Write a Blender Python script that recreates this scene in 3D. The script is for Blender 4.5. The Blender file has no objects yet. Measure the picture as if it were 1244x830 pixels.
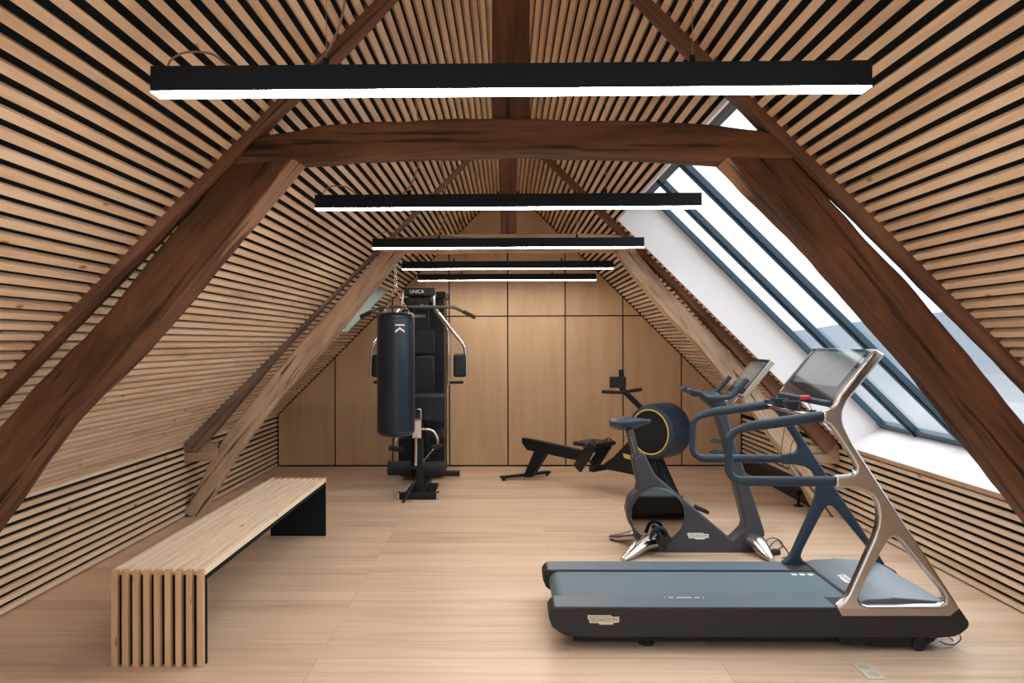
import bpy, bmesh, math, random
from mathutils import Vector, Matrix, noise
random.seed(7)
C = bpy.context.scene.collection
SC = bpy.context.scene

# ------------------------------------------------------------------ camera, world, lights, exposure
F = 950.0; YAW = 0.015; ROLL = 0.003; SHX = 21.4/1244; SHY = 1.0/1244; H = 1.5
camd = bpy.data.cameras.new('camera'); cam = bpy.data.objects.new('camera', camd); C.objects.link(cam)
camd.sensor_width = 36; camd.lens = 36*F/1244; camd.shift_x = SHX; camd.shift_y = SHY
camd.clip_start = 0.05; camd.clip_end = 2000
RIGHT = Vector((math.cos(YAW), math.sin(YAW), 0)); UP = Vector((0, 0, 1)); FWD = Vector((-math.sin(YAW), math.cos(YAW), 0))
R2 = RIGHT*math.cos(ROLL) + UP*(-math.sin(ROLL)); U2 = UP*math.cos(ROLL) + RIGHT*math.sin(ROLL)
mm = Matrix((R2, U2, -FWD)).transposed().to_4x4(); mm.translation = Vector((0, 0, H)); cam.matrix_world = mm
SC.camera = cam
SC.view_settings.view_transform = 'Standard'; SC.view_settings.look = 'None'
SC.view_settings.gamma = 1.0; SC.view_settings.use_curve_mapping = False
SC.view_settings.exposure = 1.35
SKY = 1.45; LAMP = 19.0; REAR = 1.0
w = bpy.data.worlds.new('overcast_sky'); SC.world = w; w.use_nodes = True
nt = w.node_tree; bg = nt.nodes['Background']
tc = nt.nodes.new('ShaderNodeTexCoord'); sp = nt.nodes.new('ShaderNodeSeparateXYZ'); cr = nt.nodes.new('ShaderNodeValToRGB')
nt.links.new(tc.outputs['Generated'], sp.inputs[0]); nt.links.new(sp.outputs['Z'], cr.inputs[0]); nt.links.new(cr.outputs[0], bg.inputs[0])
cr.color_ramp.elements[0].position = 0.0; cr.color_ramp.elements[0].color = (.40, .44, .50, 1)
cr.color_ramp.elements[1].position = 0.55; cr.color_ramp.elements[1].color = (.97, .98, 1.0, 1)
bg.inputs[1].default_value = SKY
SC.cycles.max_bounces = 10; SC.cycles.diffuse_bounces = 6; SC.cycles.transparent_max_bounces = 12
SC.cycles.caustics_reflective = False; SC.cycles.caustics_refractive = False
SC.cycles.sample_clamp_indirect = 6

def area(name, loc, direction, sx, sy, power, color=(1, 1, 1), portal=False):
    d = bpy.data.lights.new(name, 'AREA'); d.shape = 'RECTANGLE'; d.size = sx; d.size_y = sy; d.energy = power; d.color = color
    o = bpy.data.objects.new(name, d); C.objects.link(o); o.location = loc
    o.rotation_euler = Vector(direction).to_track_quat('-Z', 'Y').to_euler()
    if portal: d.cycles.is_portal = True
    return o

def ray(px, py):
    a = (px-622+SHX*1244)/F; b = (415+SHY*1244-py)/F
    return R2*a + U2*b + FWD
def W(px, py, Y):                      # photo pixel -> point on the plane y = Y
    d = ray(px, py); t = Y/d.y
    return Vector((d.x*t, Y, H+d.z*t))
def WV(px, py, P, n):                  # photo pixel -> point on a vertical plane through P
    d = ray(px, py); o = Vector((0, 0, H)); t = (Vector(P)-o).dot(n)/d.dot(n)
    return o+d*t
def floor_at(px, py, z=0.0):
    d = ray(px, py); t = (z-H)/d.z
    return Vector((d.x*t, d.y*t, z))

# ------------------------------------------------------------------ materials
def nmat(name):
    m = bpy.data.materials.new(name); m.use_nodes = True
    return m, m.node_tree, m.node_tree.nodes['Principled BSDF']
def plain(name, col, rough=.5, metal=0, spec=.5, bump=0, bscale=200, var=0.0, coat=0):
    m, t, b = nmat(name)
    b.inputs['Base Color'].default_value = (*col, 1); b.inputs['Roughness'].default_value = rough
    b.inputs['Metallic'].default_value = metal; b.inputs['Specular IOR Level'].default_value = spec
    b.inputs['Coat Weight'].default_value = coat; b.inputs['Coat Roughness'].default_value = .08
    tc = t.nodes.new('ShaderNodeTexCoord'); n = t.nodes.new('ShaderNodeTexNoise'); n.inputs['Scale'].default_value = bscale
    n.inputs['Detail'].default_value = 3
    t.links.new(tc.outputs['Object'], n.inputs['Vector'])
    if var:
        mx = t.nodes.new('ShaderNodeMix'); mx.data_type = 'RGBA'
        mx.inputs['A'].default_value = (*[c*(1-var) for c in col], 1); mx.inputs['B'].default_value = (*[min(1, c*(1+var)) for c in col], 1)
        t.links.new(n.outputs['Fac'], mx.inputs['Factor']); t.links.new(mx.outputs['Result'], b.inputs['Base Color'])
    if bump:
        bp = t.nodes.new('ShaderNodeBump'); bp.inputs['Strength'].default_value = bump; bp.inputs['Distance'].default_value = .002
        t.links.new(n.outputs['Fac'], bp.inputs['Height']); t.links.new(bp.outputs[0], b.inputs['Normal'])
    return m
def wood(name, stops, axis=0, stretch=12, scale=6, rough=.6, isl=.25, knots=0, knotcol=(.18, .07, .03), crack=0, bump=.15, spec=.3, big=0, pale_side=None):
    """procedural timber; grain runs along the object's own axis (0 x, 1 y, 2 z)"""
    m, t, b = nmat(name); N = t.nodes.new; L = t.links.new
    tc = N('ShaderNodeTexCoord'); geo = N('ShaderNodeNewGeometry')
    rnd = N('ShaderNodeMath'); rnd.operation = 'MULTIPLY'; rnd.inputs[1].default_value = 37.0; L(geo.outputs['Random Per Island'], rnd.inputs[0])
    add = N('ShaderNodeVectorMath'); add.operation = 'ADD'; L(tc.outputs['Object'], add.inputs[0]); L(rnd.outputs[0], add.inputs[1])
    mp = N('ShaderNodeMapping'); s = [scale*stretch/4]*3; s[axis] = scale/4; mp.inputs['Scale'].default_value = s; L(add.outputs[0], mp.inputs['Vector'])
    n1 = N('ShaderNodeTexNoise'); n1.inputs['Scale'].default_value = 1; n1.inputs['Detail'].default_value = 6; n1.inputs['Roughness'].default_value = .62; n1.inputs['Distortion'].default_value = .6
    L(mp.outputs[0], n1.inputs['Vector'])
    fac = n1.outputs['Fac']
    if big:
        mb = N('ShaderNodeMapping'); s = [big*2.5]*3; s[axis] = big; mb.inputs['Scale'].default_value = s; L(add.outputs[0], mb.inputs['Vector'])
        nb = N('ShaderNodeTexNoise'); nb.inputs['Scale'].default_value = 1; nb.inputs['Detail'].default_value = 4; L(mb.outputs[0], nb.inputs['Vector'])
        mxb = N('ShaderNodeMix'); mxb.inputs[0].default_value = .55; L(n1.outputs['Fac'], mxb.inputs[2]); L(nb.outputs['Fac'], mxb.inputs[3]); fac = mxb.outputs[0]
    if isl:
        a1 = N('ShaderNodeMath'); a1.operation = 'MULTIPLY_ADD'; a1.inputs[1].default_value = isl; a1.inputs[2].default_value = -isl/2; L(geo.outputs['Random Per Island'], a1.inputs[0])
        a2 = N('ShaderNodeMath'); a2.operation = 'ADD'; L(fac, a2.inputs[0]); L(a1.outputs[0], a2.inputs[1]); fac = a2.outputs[0]
    r = N('ShaderNodeValToRGB'); L(fac, r.inputs[0])
    el = r.color_ramp.elements
    el[0].position = stops[0][0]; el[0].color = (*stops[0][1], 1); el[1].position = stops[-1][0]; el[1].color = (*stops[-1][1], 1)
    for p, c in stops[1:-1]:
        e = el.new(p); e.color = (*c, 1)
    col = r.outputs[0]
    if knots:
        mk = N('ShaderNodeMapping'); s = [knots*2.5]*3; s[axis] = knots; mk.inputs['Scale'].default_value = s; L(add.outputs[0], mk.inputs['Vector'])
        v = N('ShaderNodeTexVoronoi'); v.inputs['Scale'].default_value = 1; L(mk.outputs[0], v.inputs['Vector'])
        kr = N('ShaderNodeMapRange'); kr.inputs[1].default_value = .055; kr.inputs[2].default_value = .11; kr.inputs[3].default_value = .75; kr.inputs[4].default_value = 0; L(v.outputs['Distance'], kr.inputs[0])
        mx = N('ShaderNodeMix'); mx.data_type = 'RGBA'; L(kr.outputs[0], mx.inputs['Factor']); L(col, mx.inputs['A']); mx.inputs['B'].default_value = (*knotcol, 1); col = mx.outputs['Result']
    L(col, b.inputs['Base Color']); b.inputs['Roughness'].default_value = rough; b.inputs['Specular IOR Level'].default_value = spec
    if pale_side:                                   # paler colour along one side of the timber: (sign, threshold, colour)
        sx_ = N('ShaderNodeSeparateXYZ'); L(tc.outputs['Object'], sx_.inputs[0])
        wv = N('ShaderNodeMath'); wv.operation = 'MULTIPLY_ADD'; wv.inputs[1].default_value = pale_side[0]; L(sx_.outputs['Z'], wv.inputs[0])
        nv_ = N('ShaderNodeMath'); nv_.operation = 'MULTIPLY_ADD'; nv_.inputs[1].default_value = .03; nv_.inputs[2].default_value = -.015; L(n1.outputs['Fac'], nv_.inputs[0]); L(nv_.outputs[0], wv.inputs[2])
        sm_ = N('ShaderNodeMapRange'); sm_.inputs[1].default_value = pale_side[1]; sm_.inputs[2].default_value = pale_side[1]+.008; L(wv.outputs[0], sm_.inputs[0])
        sf = N('ShaderNodeMix'); sf.data_type = 'RGBA'; L(n1.outputs['Fac'], sf.inputs['Factor']); sf.inputs['A'].default_value = (*[c*.6 for c in pale_side[2]], 1); sf.inputs['B'].default_value = (*[min(1, c*1.35) for c in pale_side[2]], 1)
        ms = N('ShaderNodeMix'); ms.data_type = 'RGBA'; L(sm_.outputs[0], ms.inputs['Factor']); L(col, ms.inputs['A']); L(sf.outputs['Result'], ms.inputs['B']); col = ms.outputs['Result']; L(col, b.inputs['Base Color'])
    hsrc = n1.outputs['Fac']
    if crack:
        mc = N('ShaderNodeMapping'); s = [26]*3; s[axis] = 1.1; mc.inputs['Scale'].default_value = s; L(add.outputs[0], mc.inputs['Vector'])
        nc = N('ShaderNodeTexNoise'); nc.inputs['Scale'].default_value = 1; nc.inputs['Detail'].default_value = 3; L(mc.outputs[0], nc.inputs['Vector'])
        cm = N('ShaderNodeMapRange'); cm.inputs[1].default_value = .33; cm.inputs[2].default_value = .42; L(nc.outputs['Fac'], cm.inputs[0])
        mx2 = N('ShaderNodeMix'); mx2.data_type = 'RGBA'; mx2.blend_type = 'MULTIPLY'; mx2.inputs['Factor'].default_value = crack
        L(col, mx2.inputs['A']); L(cm.outputs[0], mx2.inputs['B']); L(mx2.outputs['Result'], b.inputs['Base Color'])
        ad = N('ShaderNodeMath'); ad.operation = 'ADD'; L(n1.outputs['Fac'], ad.inputs[0]); L(cm.outputs[0], ad.inputs[1]); hsrc = ad.outputs[0]
    bp = N('ShaderNodeBump'); bp.inputs['Strength'].default_value = bump; bp.inputs['Distance'].default_value = .006
    L(hsrc, bp.inputs['Height']); L(bp.outputs[0], b.inputs['Normal'])
    return m

SPR = [(.22, (.58, .40, .265)), (.5, (.76, .56, .385)), (.78, (.85, .68, .51))]
M = {}
M['slat'] = wood('spruce_slat', SPR, 1, 14, 7, .6, .30, knots=3.4)
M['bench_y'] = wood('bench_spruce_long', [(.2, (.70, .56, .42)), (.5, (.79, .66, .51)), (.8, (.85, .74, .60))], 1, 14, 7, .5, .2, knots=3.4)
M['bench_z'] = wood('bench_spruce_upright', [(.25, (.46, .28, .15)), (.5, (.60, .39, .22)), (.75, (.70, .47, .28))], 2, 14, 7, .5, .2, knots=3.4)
M['oak_dark'] = wood('old_dark_oak', [(.3, (.030, .013, .006)), (.46, (.085, .035, .017)), (.6, (.16, .070, .034)), (.78, (.29, .145, .075))], 0, 9, 8, .7, 0, crack=.8, bump=.7, big=1.6)
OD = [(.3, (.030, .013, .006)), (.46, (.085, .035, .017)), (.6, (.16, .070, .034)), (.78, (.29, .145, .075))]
M['oak_tie'] = wood('old_dark_oak_tie', OD, 0, 9, 8, .7, 0, crack=.8, bump=.7, big=1.6, pale_side=(-1, .052, (.30, .175, .105)))
M['oak_brl'] = wood('old_dark_oak_brace_left', OD, 0, 9, 8, .7, 0, crack=.8, bump=.7, big=1.6, pale_side=(1, .083, (.34, .20, .12)))
M['oak_brr'] = wood('old_dark_oak_brace_right', OD, 0, 9, 8, .7, 0, crack=.8, bump=.7, big=1.6, pale_side=(-1, .083, (.38, .22, .13)))
M['oak_grey'] = wood('weathered_oak', [(.28, (.16, .095, .06)), (.42, (.40, .27, .18)), (.58, (.56, .41, .285)), (.8, (.68, .54, .40))], 0, 10, 8, .75, 0, crack=.8, bump=.7, big=1.8)
M['oak_mid'] = wood('brown_oak_rafter', [(.3, (.06, .028, .018)), (.5, (.17, .08, .047)), (.75, (.30, .16, .10))], 0, 9, 8, .7, 0, crack=.7, bump=.6, big=2)
M['ply'] = wood('birch_plywood', [(.2, (.44, .285, .165)), (.5, (.52, .35, .21)), (.8, (.59, .41, .255))], 2, 8, 3, .45, .12, bump=.03)
M['sill_wood'] = wood('sill_trim_wood', [(.3, (.40, .25, .16)), (.7, (.58, .40, .28))], 1, 12, 7, .5, 0)
M['black_felt'] = plain('black_felt', (.010, .014, .016), .95, spec=.1, bump=.2)
M['black_metal'] = plain('black_powder_coat', (.007, .009, .011), .5, spec=.3)
M['lamp_black'] = plain('lamp_black', (.005, .009, .012), .55, spec=.25)
M['plaster'] = plain('white_plaster', (.80, .765, .78), .85, bump=.25, bscale=90)
M['frame_blue'] = plain('window_frame_blue_grey', (.022, .055, .085), .35)
M['slate'] = plain('slate_blue_plastic', (.017, .034, .056), .45, spec=.4, bump=.15, bscale=900)
M['slate_l'] = plain('slate_grey_deck', (.095, .13, .165), .42, bump=.2, bscale=700)
M['hood'] = plain('satin_grey_hood', (.15, .175, .215), .33, bump=.1, bscale=900)  # lightened: the window's reflection on the hood is put into its colour
M['belt'] = plain('running_belt', (.095, .145, .18), .5, bump=.5, bscale=900)
M['taupe'] = plain('taupe_side_skirt', (.022, .018, .019), .55, spec=.35, bump=.2, bscale=900)
M['bikegrey'] = plain('charcoal_bike_frame', (.040, .042, .053), .42, bump=.2, bscale=900)
M['alu'] = plain('brushed_aluminium', (.56, .53, .51), .20, metal=1, bump=.03, bscale=60)
M['alu_matt'] = plain('satin_aluminium_strip', (.44, .38, .32), .42, metal=.85)
M['chrome'] = plain('chrome', (.62, .57, .54), .12, metal=1)
M['dark_chrome'] = plain('dark_mirror_disc', (.30, .29, .285), .06, metal=1)
M['screen'] = plain('dark_screen_glass', (.03, .035, .04), .06, coat=1)
M['screen_in'] = plain('screen_active_area', (.16, .19, .19), .10, coat=1)
M['vinyl'] = plain('black_vinyl', (.008, .011, .014), .45, spec=.35, bump=.3, bscale=120)
M['bag'] = plain('black_bag_leather', (.006, .016, .034), .36, spec=.45, bump=1.0, bscale=16)
M['rubber'] = plain('black_rubber', (.008, .009, .010), .8)
M['foam'] = plain('black_foam', (.009, .012, .015), .8)
M['white_print'] = plain('white_print', (.75, .75, .75), .6)
M['cream'] = plain('cream_badge', (.62, .55, .45), .45)
M['ink'] = plain('dark_badge_lettering', (.06, .05, .05), .5)
M['yellow'] = plain('yellow_trim', (.62, .44, .07), .45)
M['red'] = plain('red_plastic', (.75, .06, .05), .4)
M['cord'] = plain('beige_textile_cord', (.30, .20, .14), .8)
M['cord_b'] = plain('black_cable', (.012, .012, .014), .5)
M['cord_w'] = plain('white_cable', (.72, .72, .70), .5)
M['plate'] = plain('frosted_plate', (.56, .50, .40), .4)
M['pad'] = plain('grey_green_pad', (.42, .40, .30), .5)
M['oak_dusk'] = wood('grey_brown_rafter', [(.3, (.08, .05, .038)), (.5, (.21, .135, .10)), (.75, (.36, .25, .19))], 0, 9, 8, .75, 0, crack=.7, bump=.6, big=2)
M['rail_g'] = plain('olive_grip', (.05, .052, .045), .6)

m, t, b = nmat('lamp_diffuser'); b.inputs['Emission Color'].default_value = (1, .93, .85, 1); b.inputs['Emission Strength'].default_value = LAMP
b.inputs['Base Color'].default_value = (.8, .8, .8, 1); M['emit'] = m
m = bpy.data.materials.new('window_glass'); m.use_nodes = True; t = m.node_tree
for n in list(t.nodes): t.nodes.remove(n)
o_ = t.nodes.new('ShaderNodeOutputMaterial'); mx = t.nodes.new('ShaderNodeMixShader'); tr = t.nodes.new('ShaderNodeBsdfTransparent'); gl = t.nodes.new('ShaderNodeBsdfGlossy'); lw = t.nodes.new('ShaderNodeLayerWeight'); pw_ = t.nodes.new('ShaderNodeMath'); fr = t.nodes.new('ShaderNodeMath')
lw.inputs[0].default_value = .5; pw_.operation = 'POWER'; pw_.inputs[1].default_value = 5; fr.operation = 'MULTIPLY_ADD'; fr.inputs[1].default_value = .6; fr.inputs[2].default_value = .025; t.links.new(lw.outputs['Facing'], pw_.inputs[0]); t.links.new(pw_.outputs[0], fr.inputs[0]); gl.inputs['Roughness'].default_value = .02; tr.inputs[0].default_value = (.93, .96, .97, 1)
t.links.new(fr.outputs[0], mx.inputs[0]); t.links.new(tr.outputs[0], mx.inputs[1]); t.links.new(gl.outputs[0], mx.inputs[2]); t.links.new(mx.outputs[0], o_.inputs[0]); M['glass'] = m

# floor: maple planks laid across the room
m, t, b = nmat('maple_plank_floor'); N = t.nodes.new; L = t.links.new
tc = N('ShaderNodeTexCoord'); br = N('ShaderNodeTexBrick'); sh_ = N('ShaderNodeVectorMath'); sh_.operation = 'ADD'; sh_.inputs[1].default_value = (31.3, 20.05, 0); L(tc.outputs['Object'], sh_.inputs[0]); L(sh_.outputs[0], br.inputs['Vector'])
br.inputs['Scale'].default_value = 1; br.inputs['Brick Width'].default_value = 1.9; br.inputs['Row Height'].default_value = .165; br.inputs['Mortar Size'].default_value = .0012
br.inputs['Mortar Smooth'].default_value = .3; br.inputs['Bias'].default_value = 0; br.offset = .37; br.offset_frequency = 3
br.inputs['Color1'].default_value = (.0, .0, .0, 1); br.inputs['Color2'].default_value = (1, 1, 1, 1); br.inputs['Mortar'].default_value = (.3, .3, .3, 1)
mp = N('ShaderNodeMapping'); mp.inputs['Scale'].default_value = (1.1, 16, 1); L(tc.outputs['Object'], mp.inputs['Vector'])
ofs = N('ShaderNodeVectorMath'); ofs.operation = 'MULTIPLY_ADD'; L(br.outputs['Color'], ofs.inputs[0]); ofs.inputs[1].default_value = (9, 9, 9); L(mp.outputs[0], ofs.inputs[2])
n1 = N('ShaderNodeTexNoise'); n1.inputs['Scale'].default_value = 1; n1.inputs['Detail'].default_value = 5; n1.inputs['Distortion'].default_value = .4; L(ofs.outputs[0], n1.inputs['Vector'])
ma = N('ShaderNodeMath'); ma.operation = 'MULTIPLY_ADD'; L(br.outputs['Color'], ma.inputs[0]); ma.inputs[1].default_value = .32; L(n1.outputs['Fac'], ma.inputs[2])
r = N('ShaderNodeValToRGB'); L(ma.outputs[0], r.inputs[0]); e = r.color_ramp.elements
e[0].position = .3; e[0].color = (.45, .305, .205, 1); e[1].position = .85; e[1].color = (.67, .50, .37, 1); k = e.new(.58); k.color = (.585, .42, .295, 1)
mo = N('ShaderNodeMix'); mo.data_type = 'RGBA'; L(br.outputs['Fac'], mo.inputs['Factor']); L(r.outputs[0], mo.inputs['A']); mo.inputs['B'].default_value = (.30, .19, .11, 1)
L(mo.outputs['Result'], b.inputs['Base Color']); b.inputs['Roughness'].default_value = .34; b.inputs['Specular IOR Level'].default_value = .45
bp = N('ShaderNodeBump'); bp.inputs['Strength'].default_value = .12; bp.inputs['Distance'].default_value = .003; L(n1.outputs['Fac'], bp.inputs['Height']); L(bp.outputs[0], b.inputs['Normal'])
M['floor'] = m

# ------------------------------------------------------------------ mesh helpers
def fillet(pts, r=.03, n=5):
    pts = [Vector(p) for p in pts]; out = [pts[0]]
    for i in range(1, len(pts)-1):
        a, p, c = pts[i-1], pts[i], pts[i+1]
        d1 = (a-p); d2 = (c-p); rr = min(r, d1.length*.48, d2.length*.48); s = p+d1.normalized()*rr; e = p+d2.normalized()*rr
        for k in range(n+1):
            u = k/n; out.append(s*(1-u)**2 + p*2*u*(1-u) + e*u*u)
    out.append(pts[-1]); return out
def smoothline(pts, n=8):
    P = [Vector(p) for p in pts]; P = [P[0]*2-P[1]]+P+[P[-1]*2-P[-2]]; out = []
    for i in range(1, len(P)-2):
        for k in range(n):
            u = k/n
            out.append(.5*((2*P[i])+(-P[i-1]+P[i+1])*u+(2*P[i-1]-5*P[i]+4*P[i+1]-P[i+2])*u*u+(-P[i-1]+3*P[i]-3*P[i+1]+P[i+2])*u**3))
    out.append(P[-2]); return out

class MB:
    def __init__(s): s.bm = bmesh.new()
    def box(s, c, size, rot=None):
        mt = Matrix.Translation(Vector(c)) @ (rot.to_4x4() if rot else Matrix.Identity(4)) @ Matrix.Diagonal((*size, 1))
        bmesh.ops.create_cube(s.bm, size=1, matrix=mt); return s
    def bx(s, x0, x1, y0, y1, z0, z1): return s.box(((x0+x1)/2, (y0+y1)/2, (z0+z1)/2), (abs(x1-x0), abs(y1-y0), abs(z1-z0)))
    def bar(s, a, b, w, h, up=(0, 0, 1)):                 # rectangular bar from a to b
        a, b = Vector(a), Vector(b); x = (b-a).normalized(); y = Vector(up).cross(x).normalized(); z = x.cross(y)
        return s.box((a+b)/2, ((b-a).length, w, h), Matrix((x, y, z)).transposed())
    def tube(s, pts, r, seg=12, caps=True, flat=1.0, upv=None):
        pts = [Vector(p) for p in pts]; n = len(pts); rs = r if isinstance(r, (list, tuple)) else [r]*n
        if len(rs) != n: rs = [rs[0]+(rs[-1]-rs[0])*i/(n-1) for i in range(n)]
        tg = [(pts[min(i+1, n-1)]-pts[max(i-1, 0)]).normalized() for i in range(n)]
        u = Vector(upv) if upv else (Vector((0, 0, 1)) if abs(tg[0].z) < .9 else Vector((1, 0, 0)))
        rings = []
        for i in range(n):
            u = (u-tg[i]*u.dot(tg[i])).normalized(); v = tg[i].cross(u)
            rings.append([s.bm.verts.new(pts[i]+u*math.cos(2*math.pi*k/seg)*rs[i]*flat+v*math.sin(2*math.pi*k/seg)*rs[i]) for k in range(seg)])
        for i in range(n-1):
            for k in range(seg):
                s.bm.faces.new((rings[i][k], rings[i][(k+1) % seg], rings[i+1][(k+1) % seg], rings[i+1][k]))
        if caps:
            s.bm.faces.new(rings[0][::-1]); s.bm.faces.new(rings[-1])
        return s
    def cyl(s, a, b, r, seg=24): return s.tube([a, b], r, seg)
    def lathe(s, c, axis, prof, seg=32):                  # prof: (distance along axis, radius)
        c = Vector(c); ax = Vector(axis).normalized(); u = ax.orthogonal().normalized(); v = ax.cross(u); rings = []
        for h, r in prof:
            rings.append([s.bm.verts.new(c+ax*h+(u*math.cos(2*math.pi*k/seg)+v*math.sin(2*math.pi*k/seg))*max(r, 1e-4)) for k in range(seg)])
        for i in range(len(rings)-1):
            for k in range(seg): s.bm.faces.new((rings[i][k], rings[i][(k+1) % seg], rings[i+1][(k+1) % seg], rings[i+1][k]))
        s.bm.faces.new(rings[0][::-1]); s.bm.faces.new(rings[-1]); return s
    def ring(s, c, axis, R, r, seg=32, sg=8):
        c = Vector(c); ax = Vector(axis).normalized(); u = ax.orthogonal().normalized(); v = ax.cross(u); g = []
        for k in range(seg):
            a = 2*math.pi*k/seg; d = u*math.cos(a)+v*math.sin(a)
            g.append([s.bm.verts.new(c+d*(R+r*math.cos(2*math.pi*j/sg))+ax*r*math.sin(2*math.pi*j/sg)) for j in range(sg)])
        for k in range(seg):
            for j in range(sg): s.bm.faces.new((g[k][j], g[(k+1) % seg][j], g[(k+1) % seg][(j+1) % sg], g[k][(j+1) % sg]))
        return s
    def prism(s, loops, ext):                             # loops of 3-D points in one plane (first outer, rest holes)
        ext = Vector(ext); b = bmesh.new(); es = []
        for lp in loops:
            vs = [b.verts.new(p) for p in lp]
            es += [b.edges.new((vs[i], vs[(i+1) % len(vs)])) for i in range(len(vs))]
        bmesh.ops.triangle_fill(b, edges=es, use_beauty=True, use_dissolve=False)
        bmesh.ops.dissolve_limit(b, angle_limit=.001, verts=[], edges=[e for e in b.edges if len(e.link_faces) == 2])
        r = bmesh.ops.extrude_face_region(b, geom=b.faces[:])
        bmesh.ops.translate(b, vec=ext, verts=[v for v in r['geom'] if isinstance(v, bmesh.types.BMVert)])
        me = bpy.data.meshes.new('t'); b.to_mesh(me); b.free(); s.bm.from_mesh(me); bpy.data.meshes.remove(me)
        return s
    def build(s, name, mat, parent=None, bevel=0, seg=2, smooth=35, xf=None):
        bm = s.bm
        if xf is not None: bmesh.ops.transform(bm, matrix=xf.inverted(), verts=bm.verts)
        elif parent is not None:
            bmesh.ops.translate(bm, vec=-wloc(parent), verts=bm.verts)
        bmesh.ops.recalc_face_normals(bm, faces=bm.faces)
        me = bpy.data.meshes.new(name); bm.to_mesh(me); bm.free()
        if smooth:
            for p in me.polygons: p.use_smooth = True
            me.set_sharp_from_angle(angle=math.radians(smooth))
        me.materials.append(mat)
        o = bpy.data.objects.new(name, me); C.objects.link(o)
        if parent is not None: o.parent = parent
        if xf is not None: o.matrix_basis = (Matrix.Translation(-wloc(parent)) if parent is not None else Matrix.Identity(4)) @ xf
        if bevel:
            md = o.modifiers.new('bevel', 'BEVEL'); md.width = bevel; md.segments = seg; md.limit_method = 'ANGLE'; md.angle_limit = math.radians(38); md.harden_normals = False
        return o
def wloc(o):
    v = Vector((0, 0, 0))
    while o is not None: v = v+o.location; o = o.parent
    return v
def thing(name, label, cat, loc, group=None):
    o = bpy.data.objects.new(name, None); C.objects.link(o); o.location = Vector(loc); o.empty_display_size = .1
    return tag(o, label, cat, group)
def tag(o, label, cat, group=None):
    o['label'] = label; o['category'] = cat
    if group: o['group'] = group
    return o
def st(o): o['kind'] = 'structure'; return o
def text_mb(txt, origin, right, up, size, depth=.0006, width=None):
    cu = bpy.data.curves.new('t', 'FONT'); cu.body = txt; cu.size = size; cu.align_x = 'CENTER'; cu.align_y = 'CENTER'
    ob = bpy.data.objects.new('t', cu); C.objects.link(ob); bpy.context.view_layer.update()
    me = bpy.data.meshes.new_from_object(ob.evaluated_get(bpy.context.evaluated_depsgraph_get()))
    s = MB(); s.bm.from_mesh(me); bpy.data.objects.remove(ob); bpy.data.meshes.remove(me); bpy.data.curves.remove(cu)
    xs = [v.co.x for v in s.bm.verts]; k = width/(max(xs)-min(xs)) if width else 1
    right = Vector(right).normalized(); up = Vector(up).normalized(); nn = right.cross(up)
    r = bmesh.ops.extrude_face_region(s.bm, geom=s.bm.faces[:])
    bmesh.ops.translate(s.bm, vec=(0, 0, depth), verts=[v for v in r['geom'] if isinstance(v, bmesh.types.BMVert)])
    for v in s.bm.verts: v.co = Vector(origin)+right*v.co.x*k+up*v.co.y+nn*v.co.z
    return s

# ------------------------------------------------------------------ the room
XL, XR, YF, YB = -2.775, 2.83, -3.0, 9.44
XC = (XL+XR)/2; KN = .625; RZ = KN+(XR-XC)
PIT, SW, SD = .0541, .0282, .023       # slat pitch, width, depth
floor = MB().bx(XL-.3, XR+.3, YF-.1, YB+.2, -.1, 0).build('floor', M['floor'], smooth=0); st(floor)

def boards(mb, frame, u0, u1, y0, y1, holes=(), flip=False):
    """slats along y; frame(u, n) -> point (x,z) on the surface, n = into the room"""
    u = u0+.012; i = 0
    while u+SW < u1:
        segs = [(y0, y1)]
        for (hu0, hu1, hy0, hy1) in holes:
            if u+SW > hu0 and u < hu1:
                segs = [q for a, b_ in segs for q in ((a, min(b_, hy0)), (max(a, hy1), b_)) if q[1]-q[0] > .02]
        for a, b_ in segs:
            y = a; first = True
            while y < b_-1e-4:
                ln = random.uniform(2.6, 4.6) if not first else random.uniform(.8, 4.4)
                e = min(b_, y+ln)
                if b_-e < .5: e = b_
                P = [frame(u, -.006), frame(u+SW, -.006), frame(u+SW, SD), frame(u, SD)]
                vs = [[mb.bm.verts.new((p[0], yy, p[1])) for p in P] for yy in (y, e-.0006)]
                for k in range(4): mb.bm.faces.new((vs[0][k], vs[0][(k+1) % 4], vs[1][(k+1) % 4], vs[1][k]))
                mb.bm.faces.new(vs[0][::-1]); mb.bm.faces.new(vs[1]); y = e; first = False
        u += PIT; i += 1
SQ = math.sqrt(.5); SL = (XR-XC)/SQ
# the visible (slat front) surface is the room outline; the felt lies SD behind it
def fr_left_wall(u, n): return (XL-SD+n, u)
def fr_right_wall(u, n): return (XR+SD-n, u)
def fr_left_roof(u, n): return (XL-SD*SQ+u*SQ+n*SQ, KN+SD*SQ+u*SQ-n*SQ)
def fr_right_roof(u, n): return (XR+SD*SQ-u*SQ-n*SQ, KN+SD*SQ+u*SQ-n*SQ)
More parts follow.
